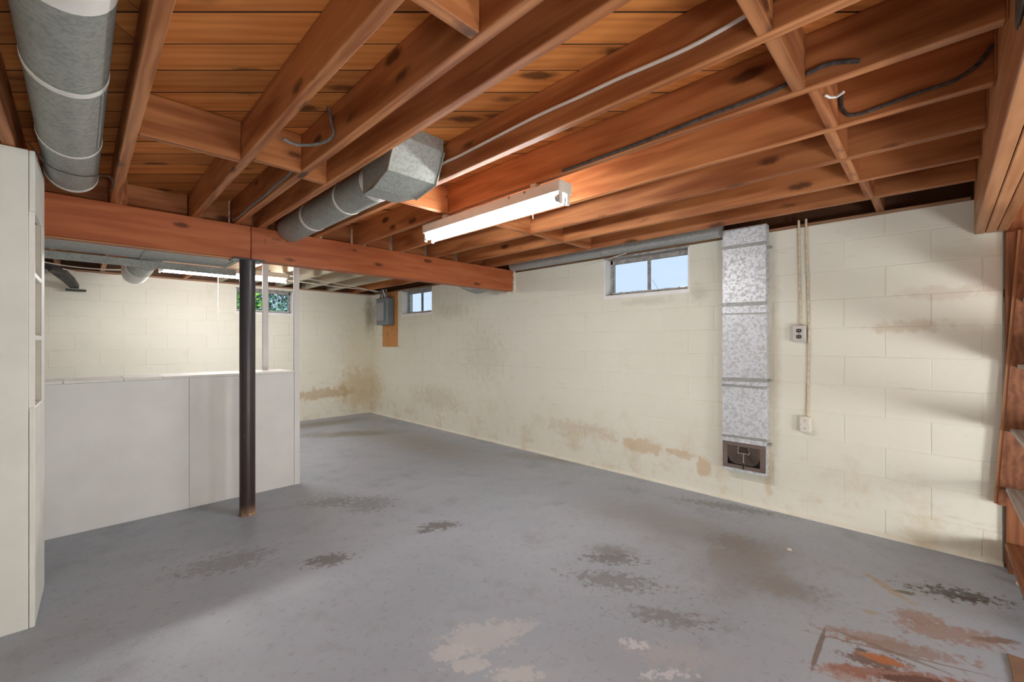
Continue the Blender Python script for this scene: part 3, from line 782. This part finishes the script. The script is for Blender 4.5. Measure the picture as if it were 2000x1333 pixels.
# ---------------------------------------------------------------- fluorescent fixtures
def fixture(loc, rz, ztop, tubemat, label, cord=None, L=1.226, down=0.0):
    f = thing('fluorescent_fixture', (loc[0], loc[1], ztop), label, 'lamp', 'ceiling strip lights', rz)
    w_ = .104
    def b(nm, lo, hi, mat, bev=0, par=f): return box(nm, lo, hi, mat, par, bev)
    b('housing', (-w_/2, -L/2, -.060), (w_/2, L/2, 0), 'enamel', .003)
    hs = [o for o in f.children][-1]
    for x in (-1, 1):
        for y in (.26, .38):
            k = tube('knockout', [(x*(w_/2-.001), -L/2+y-.02, -.012), (x*(w_/2+.0012), -L/2+y-.02, -.012)], .008, 'screw', hs, 12); k.location = Vector(k.location)-hs.location
    for x in (-.030, .030):
        for s in (-1, 1):
            bm = bmesh.new(); add_box(bm, (-.011, -.008, -.030), (.011, .008, .032), .004)
            o = finish('socket', bm, 'socket', f); o.location = (x, s*(L/2-.010), -.088)
        t = tube('tube', [(x, -L/2+.022, -.088), (x, 0, -.088), (x, L/2-.022, -.088)], .0185, tubemat, f, 20)
        for s in (-1, 1): tube('tube_cap', [(x, s*(L/2-.034), -.088), (x, s*(L/2-.019), -.088)], .0192, 'chrome', f, 20)
    for s in (-1, 1):
        bm = bmesh.new(); add_box(bm, (-.02, -.02, 0), (.02, .02, ZJ-ztop), .001)
        o = finish('mount', bm, 'enamel', f); o.location = (0, s*L*.33, 0)
    if cord:
        tube('pull_cord', [(cord[0], cord[1], -.06), (cord[0], cord[1], -.10), (cord[0]+.002, cord[1], -cord[2])], .0011 if cord[2] < .5 else .002, 'whitecable', f, 6)
    return f
fixture((1.75, 1.955, 0), 0, 2.105, 'tube_main', 'two-tube fluorescent strip light under the joists in front of the beam', (.052, -.34, .125))
fixture((1.18, 5.67, 0), R(90), 2.115, 'tube_back', 'fluorescent strip light in the back room, seen behind the dark column', (.052, .09, .86))
fixture((.36, -.95, 0), 0, 2.105, 'tube_fill', 'added fill strip light, unseen behind the camera, near the room centre')  # this and the next: unseen strip fixtures added as fill light
fixture((1.6, -1.9, 0), R(90), 2.105, 'tube_fill', 'added fill strip light, unseen behind the camera, near the shelf nook')

for gx, gy, lb in ((2.1, -1.75, 'added low fill globe, unseen on the floor behind the camera, nearer the shelf unit'), (.25, -1.6, 'added low fill globe, unseen on the floor behind the camera, nearer the bookcase')):  # invented low fill lights, added to brighten the joist undersides
    gl = thing('fill_globe', (gx, gy, 0), lb, 'lamp', 'added fill globes behind the camera'); GO = gl.location.copy()
    tube('base', [GO, GO+Vector((0, 0, .02)), GO+Vector((0, 0, .03))], [.15, .15, .02], 'black', gl, 24, origin=GO)
    tube('pole', [GO+Vector((0, 0, .03)), GO+Vector((0, 0, .30))], .012, 'black', gl, 12, origin=GO)
    bm = bmesh.new(); bmesh.ops.create_uvsphere(bm, u_segments=24, v_segments=14, radius=.24)
    o = finish('globe', bm, 'globe', gl, smooth=True); o.location = (0, 0, .52)

# ---------------------------------------------------------------- cables on the joists
xe = jl[5]-.006
tag(tube('white_cable', smooth_path([(xe, .37, 2.216), (xe, .55, 2.203), (xe, .8, 2.214), (xe, .97, 2.217), (xe, 1.2, 2.224), (xe, 1.69, 2.217), (xe-.004, 1.85, 2.215), (xe-.004, 2.28, 2.185), (xe, 2.81, 2.18), (xe, 3.58, 2.19)]), .0065, 'whitecable', None, 8),
    'long white cable stapled along a joist from photo top to the beam', 'cable')
xf = jl[6]-.007
tag(tube('black_cable', smooth_path([(xf, 1.34, 2.150), (xf, 1.1, 2.151), (xf, .89, 2.154), (xf, .64, 2.163), (xf, .42, 2.168), (xf, .352, 2.18)], 10), .0075, 'blackcable', None, 8),
    'black braided cable running along the joist above the near fixture', 'cable', 'black braided cables on joists')
tag(tube('black_cable', smooth_path([(xf, .303, 2.185), (xf, .26, 2.192), (xf, .22, 2.186), (xf, .165, 2.165)], 6), .0075, 'blackcable', None, 8),
    'short black cable end right of the nearest blocking board', 'cable', 'black braided cables on joists')
xg = jl[7]-.007
tag(tube('black_cable', smooth_path([(xg, .262, 2.26), (xg, .255, 2.2), (xg, .225, 2.166), (xg, .155, 2.165), (xg, .05, 2.177), (xg, -.05, 2.183), (xg, -.105, 2.212), (xg, -.14, 2.262)], 7), .0065, 'blackcable', None, 8),
    'black cable curving to the header at the upper right', 'cable', 'black braided cables on joists')
xc = jl[3]-.010
tag(tube('grey_cable', smooth_path([(xc, 1.91, 2.322), (xc, 1.88, 2.24), (xc, 1.862, 2.18), (xc-.03, 1.93, 2.158), (xc-.10, 2.0, 2.152), (xc-.165, 1.98, 2.150)], 6), .0065, 'cable_grey', None, 8),
    'cut grey cable end hanging below the deck left of the short duct', 'cable', 'grey cables between joists')
tag(tube('grey_cable', smooth_path([(xc, 2.315, 2.21), (xc, 2.40, 2.165), (xc, 2.6, 2.163), (xc, 2.85, 2.155), (xc, 3.12, 2.158), (xc, 3.40, 2.150), (xc, 3.6, 2.16)], 6), .0065, 'cable_grey', None, 8),
    'twisted grey cable along a joist down to the beam joint', 'cable', 'grey cables between joists')
tag(tube('bell_wire', smooth_path([(3.60, 2.05, 2.112), (3.66, 2.22, 2.108), (3.70, 2.34, 2.098), (3.70, 2.6, 2.075)], 6), .004, 'whitecable', None, 6),
    'thin white wire drooping at upper left corner of nearer right window', 'wire')

# ---------------------------------------------------------------- wall duct and register
wd_ = thing('wall_duct', (3.66, 1.05, .265), 'tall spangled galvanized duct flat against the right wall', 'duct')
DF = 3.628
zs = [.262, .52, .985, 1.60, 1.735, 2.0, 2.165]
zs = [.262, .525, .94, 1.575, 2.03, 2.175]
for z0, z1 in zip(zs, zs[1:]):
    bm = bmesh.new()
    if z0 < .3:   # bottom box with the register opening
        for lo, hi in (((DF, .895, z0), (XR-.002, .898, z1)), ((DF, 1.204, z0), (XR-.002, 1.207, z1)), ((DF, .898, z0), (XR-.002, 1.204, z0+.003)),
                       ((DF, .898, .490), (DF+.003, 1.204, z1)), ((DF, .898, z0+.003), (DF+.003, 1.204, .285))):
            add_box(bm, Vector(lo)-wd_.location, Vector(hi)-wd_.location)
    else: add_box(bm, Vector((DF, .895, z0+.001))-wd_.location, Vector((XR-.002, 1.207, z1-.001))-wd_.location, .002)
    finish('duct_section', bm, 'spangle', wd_)
for z, h in ((.535, .018), (.985, .03), (.93, .014), (1.575, .03), (1.50, .012), (2.03, .026)):
    bm = bmesh.new()
    t = random.uniform(-.004, .004)
    v = [(DF-.004, .892, z-h/2+t), (DF-.004, 1.21, z-h/2-t), (DF-.004, 1.21, z+h/2-t), (DF-.004, .892, z+h/2+t)]
    f_ = [bm.verts.new(Vector(p)-wd_.location) for p in v]; b_ = [bm.verts.new(Vector((p[0]+.006, p[1], p[2]))-wd_.location) for p in v]
    bm.faces.new(f_); bm.faces.new(b_[::-1])
    for i in range(4): bm.faces.new((f_[i], f_[(i+1) % 4], b_[(i+1) % 4], b_[i]))
    finish('cleat', bm, 'galvdull', wd_)
for z in (2.0, .985, .50): box('side_tab', (XR-.06, .872, z-.008), (XR-.001, .896, z+.008), 'galvdull', wd_, .001, origin=wd_.location)

rgs = thing('register', (DF, 1.05, .285), 'brown metal register grille in the foot of the wall duct', 'grille')
y0, y1, z0, z1 = .900, 1.202, .287, .488
bm = bmesh.new()
for lo, hi in (((DF-.008, y0, z0), (DF, y1, z0+.028)), ((DF-.008, y0, z1-.028), (DF, y1, z1)), ((DF-.008, y0, z0+.028), (DF, y0+.036, z1-.028)), ((DF-.008, y1-.036, z0+.028), (DF, y1, z1-.028))):
    add_box(bm, Vector(lo)-rgs.location, Vector(hi)-rgs.location, .002)
finish('frame', bm, 'register', rgs)
box('damper', (DF+.030, y0+.02, z0+.015), (DF+.034, y1-.02, z1-.015), 'black', rgs, origin=rgs.location)
bm = bmesh.new(); yc, zt = 1.05, z1-.030
def rb(p, q, s=.0016): add_tube(bm, [Vector((DF-.003, *p))-rgs.location, Vector((DF-.003, *q))-rgs.location], s, 4)
for i in range(10):                                  # nested curved louvres
    r0 = .045+.0085*i; pts = []
    hw = .040+.0078*i; dz = .052+.0088*i
    if dz > .140: dz = .140
    pts = [(yc+hw*1.0, zt), (yc+hw, zt-dz*.55), (yc+hw*.86, zt-dz*.85), (yc+hw*.55, zt-dz), (yc, zt-dz), (yc-hw*.55, zt-dz), (yc-hw*.86, zt-dz*.85), (yc-hw, zt-dz*.55), (yc-hw, zt)]
    add_tube(bm, [Vector((DF-.005, a, b))-rgs.location for a, b in pts], .0027, 5)
for i in range(6): rb((yc-.036, zt-.004-.008*i), (yc+.036, zt-.004-.008*i))
finish('louvres', bm, 'register', rgs, kind='stuff')
bm = bmesh.new(); rb((yc-.042, zt-.05), (yc+.042, zt-.05), .003); rb((yc-.042, zt-.05), (yc-.036, zt), .003); rb((yc+.042, zt-.05), (yc+.036, zt), .003); rb((yc, zt-.05), (yc, z0+.02), .004)
finish('centre_bar', bm, 'enamel', rgs)
box('lever', (DF-.014, yc-.004, z0+.004), (DF-.006, yc+.004, z0+.05), 'black', rgs, .001, origin=rgs.location)

# ---------------------------------------------------------------- outlets and conduits
ou = thing('outlet', (XR, .694, 1.34), 'metal-plated double outlet at mid height right of wall duct', 'outlet')
box('box', (XR-.038, .652, 1.279), (XR-.001, .736, 1.401), 'chrome', ou, .002, origin=ou.location)
pl = box('cover_plate', (XR-.043, .655, 1.282), (XR-.038, .733, 1.398), 'chrome', ou, .002, origin=ou.location)
for z in (1.318, 1.362):
    bm = bmesh.new(); n = 16
    pts = [(.0175*math.cos(2*math.pi*i/n)*1.0, max(-.0135, min(.0135, .0175*math.sin(2*math.pi*i/n)))) for i in range(n)]
    a = [bm.verts.new((-.0015, p[0], p[1])) for p in pts]; b = [bm.verts.new((.002, p[0], p[1])) for p in pts]
    bm.faces.new(a); bm.faces.new(b[::-1])
    for i in range(n): bm.faces.new((a[i], a[(i+1) % n], b[(i+1) % n], b[i]))
    rc = finish('receptacle', bm, 'darkplastic', ou); rc.location = Vector((XR-.044, .694, z))-ou.location
    for yy in (-.006, .006): o = box('slot', (-.0022, yy-.0012, -.003), (-.0014, yy+.0012, .006), 'chrome', rc)
tube('screw', [(XR-.0445, .694, 1.34), (XR-.0425, .694, 1.34)], .004, 'screw', ou, 10, origin=ou.location)
lo_ = thing('outlet', (XR, .658, .68), 'old ivory surface outlet low on the right wall', 'outlet')
box('body', (XR-.042, .622, .624), (XR-.001, .694, .742), 'ivory', lo_, .009, origin=lo_.location)
for z in (.655, .712):
    rc = tube('receptacle', [(XR-.0415, .658, z), (XR-.0440, .658, z)], .016, 'ivory', lo_, 18, origin=lo_.location)
    for yy, zz in ((-.006, .004), (.006, .004), (0, -.007)): box('slot', (-.0019, yy-.0014, zz-.004), (-.0011, yy+.0014, zz+.004), 'black', rc)
GQ = 'thin conduits down the right wall'
tag(tube('conduit', smooth_path([(XR-.02, .70, 2.17), (XR-.012, .70, 2.13), (XR-.008, .699, 1.9), (XR-.008, .694, 1.6), (XR-.010, .692, 1.40)]), .0075, 'conduit', None, 10),
    'thin painted conduit running down to the metal-plated outlet', 'conduit', GQ)
tag(tube('conduit', smooth_path([(XR-.02, .655, 2.17), (XR-.012, .655, 2.13), (XR-.008, .652, 1.9), (XR-.008, .640, 1.4), (XR-.008, .645, 1.0), (XR-.010, .648, .742)]), .0075, 'conduit', None, 10),
    'longer thin conduit running down to the low ivory outlet', 'conduit', GQ)

# ---------------------------------------------------------------- electrical panel
pb = box('backing_board', (XR-.022, 6.325, 1.20), (XR-.001, 6.80, 2.12), 'ply', None, .002)
tag(pb, 'orange plywood board behind the electrical panel', 'board')
ep = thing('electrical_panel', (XR-.022, 6.56, 1.565), 'dark grey electrical panel on the plywood board by far window', 'panel')
PX = 3.555
box('body', (PX, 6.405, 1.565), (XR-.023, 6.78, 2.02), 'panelgrey', ep, .012, origin=ep.location)
dr = box('door', (PX-.014, 6.50, 1.64), (PX-.001, 6.765, 1.945), 'paneldoor', ep, .004, origin=ep.location)
tube('latch', [(PX-.018, 6.515, 1.79), (PX-.013, 6.515, 1.79)], .008, 'screw', dr, 10, origin=ep.location+dr.location)
for i, (y, b, mm) in enumerate(((6.46, .03, 'cable_grey'), (6.52, -.02, 'cable_grey'), (6.57, .015, 'whitecable'), (6.62, .02, 'cable_grey'), (6.74, -.05, 'cable_grey'))):
    tube('cable', smooth_path([(3.61, y, 2.005), (3.61, y+b*.4, 2.06), (3.60, y+b, 2.10), (3.58, y+b*1.6, 2.16)], 5), .012, mm, ep, 8, origin=ep.location)

# ---------------------------------------------------------------- bookcase at the left
FA = math.atan2(.015, .61)
bk = thing('bookcase', (-.143, 2.871, 0), 'white painted bookcase at the left photo edge, shelves seen edge-on', 'bookcase', None, -FA)
BD, BH, BY = .62, ZJ-.004, .445
def kb(nm, lo, hi, mat='cabinet', bev=.002): return box(nm, lo, hi, mat, bk, bev)
oy0, oy1 = .010, .318
oz0, oz1 = .985, 1.865
kb('side_panel', (-BD, -.002, 0), (-.020, .010, BH))
kb('side_panel', (-BD, BY-.016, 0), (-.018, BY, BH))
kb('back_panel', (-BD, .016, 0), (-BD+.012, BY-.016, BH))
kb('top_panel', (-BD+.012, .016, BH-.02), (-.018, BY-.016, BH-.001))
kb('stile', (-.019, .0, oz0), (0, oy0, oz1), 'shelfedge', .001)
kb('stile', (-.30, oy1+.001, oz0), (-.004, BY-.0165, oz1), 'tan', .001)
kb('stile', (-.0035, oy1, oz0), (0, BY, oz1), 'shelfedge', .001)
kb('upper_panel', (-.018, .0, oz1+.001), (0, BY, BH))
kb('lower_panel', (-.018, .0, .0), (0, BY, oz0-.001))
for z in (.975, 1.30, 1.585): kb('shelf', (-.45, .0105, z-.011), (-.001, oy1-.0005, z+.011), 'shelfedge')

# ---------------------------------------------------------------- bar partition with counter and posts
pt = thing('bar_partition', (.4, 4.07, 0), 'white low bar partition with a board top behind the column', 'partition')
ZC = 1.006
def pbx(nm, lo, hi, mat='partition', bev=.002): return box(nm, lo, hi, mat, pt, bev, origin=pt.location)
pbx('front_panel', (-1.9, 4.07, 0), (.588, 4.09, ZC-.004))
pbx('front_panel', (.5895, 4.072, 0), (1.3453, 4.09, ZC-.004))
pbx('end_stud', (1.3458, 4.066, 0), (1.392, 4.16, ZC-.004), 'partition')
pbx('back_panel', (-1.9, 4.36, 0), (1.30, 4.38, ZC-.004))
xs = [-1.9, -1.0, -.08, .215, .43, .98, 1.345]
for a, b in zip(xs, xs[1:]): pbx('counter_board', (a+.0012, 4.062, ZC-.003), (b-.0012, 4.44, ZC+.016), 'shelfedge', .002)
tag(lumber('white_post', (1.369, 4.085, ZC), (1.369, 4.085, ZJ-.001), .022, .046, 'partition'), 'white post at the right end of bar partition', 'post', 'white posts on the bar partition')
bpy.data.objects['white_post'].rotation_euler = bpy.data.objects['white_post'].rotation_euler
tag(lumber('white_post', (1.205, 4.405, ZC+.016), (1.205, 4.405, ZJ-.001), .030, .046, 'partition'), 'slimmer white post at the back of the bar counter', 'post', 'white posts on the bar partition')

# ---------------------------------------------------------------- shelf nook at the right edge
nk = thing('nook_shelves', (3.3, -.45, 0), 'reddish wooden shelf unit with worn grey shelves at right photo edge', 'shelf')
NO = nk.location
bm = bmesh.new()                                      # leaning upright
q = [(-.262, .36), (-.292, .36), (-.60, .36), (-.69, 1.89), (-.372, 1.89), (-.347, 1.89)]
q = [(-.258, .36), (-.60, .36), (-.68, 1.90), (-.348, 1.90)]
a = [bm.verts.new(Vector((3.640, y, z))-NO) for y, z in q]; b = [bm.verts.new(Vector((3.668, y, z))-NO) for y, z in q]
bm.faces.new(a); bm.faces.new(b[::-1])
for i in range(4): bm.faces.new((a[i], a[(i+1) % 4], b[(i+1) % 4], b[i]))
finish('upright', bm, 'shelfwood', nk)
lumber('edge_strip', (3.654, -.257, .362), (3.654, -.347, 1.90), .026, .006, 'header', nk, .001, origin=NO)
for z, yf in ((.153, -.285), (.466, -.288), (.796, -.304), (1.156, -.33), (1.52, -.35)):
    lumber('shelf_board', (2.75, (yf-.66)/2, z-.009), (3.638, (yf-.66)/2, z-.009), .66+yf, .02, 'greyboard' if z > .2 else 'shelfwood', nk, .002, origin=NO)
    o = nk.children[-1]
lumber('side_panel', (3.686, -.476, 0), (3.686, -.476, 1.90), .368, .028, 'shelfwood', nk, .002, origin=NO)
box('plinth', (3.60, -.32, 0), (3.668, -.296, .14), 'shelfwood', nk, .002, origin=NO)
pn = lumber('wood_partition', (3.712, -1.045, 0), (3.712, -1.045, ZD-.005), 1.51, .02, 'shelfwood'); tag(pn, 'reddish brown wood partition beside the wall end behind shelf unit', 'partition')

# ---------------------------------------------------------------- things on the floor
o = box('paper_scrap', (-.016, -.011, 0), (.016, .011, .0012), 'paper'); o.location = (3.07, .63, .0008); o.rotation_euler = (0, 0, R(20))
tag(o, 'small cream scrap of paper on the grey floor', 'paper')
o = box('hardboard_sheet', (2.20, -.60, .0005), (2.665, -.215, .006), 'cardboard', None, .001); tag(o, 'brown hardboard sheet at the bottom right corner of photo', 'board')
bm = bmesh.new(); bmesh.ops.create_icosphere(bm, subdivisions=2, radius=.03)
for v in bm.verts: v.co = Vector((v.co.x*1.2, v.co.y, v.co.z*.6))*(1+random.uniform(-.15, .15))
o = finish('plaster_chunk', bm, 'plaster'); o.location = (3.44, -.335, .017); tag(o, 'cream chunk of plaster on the floor under the shelf unit', 'plaster')
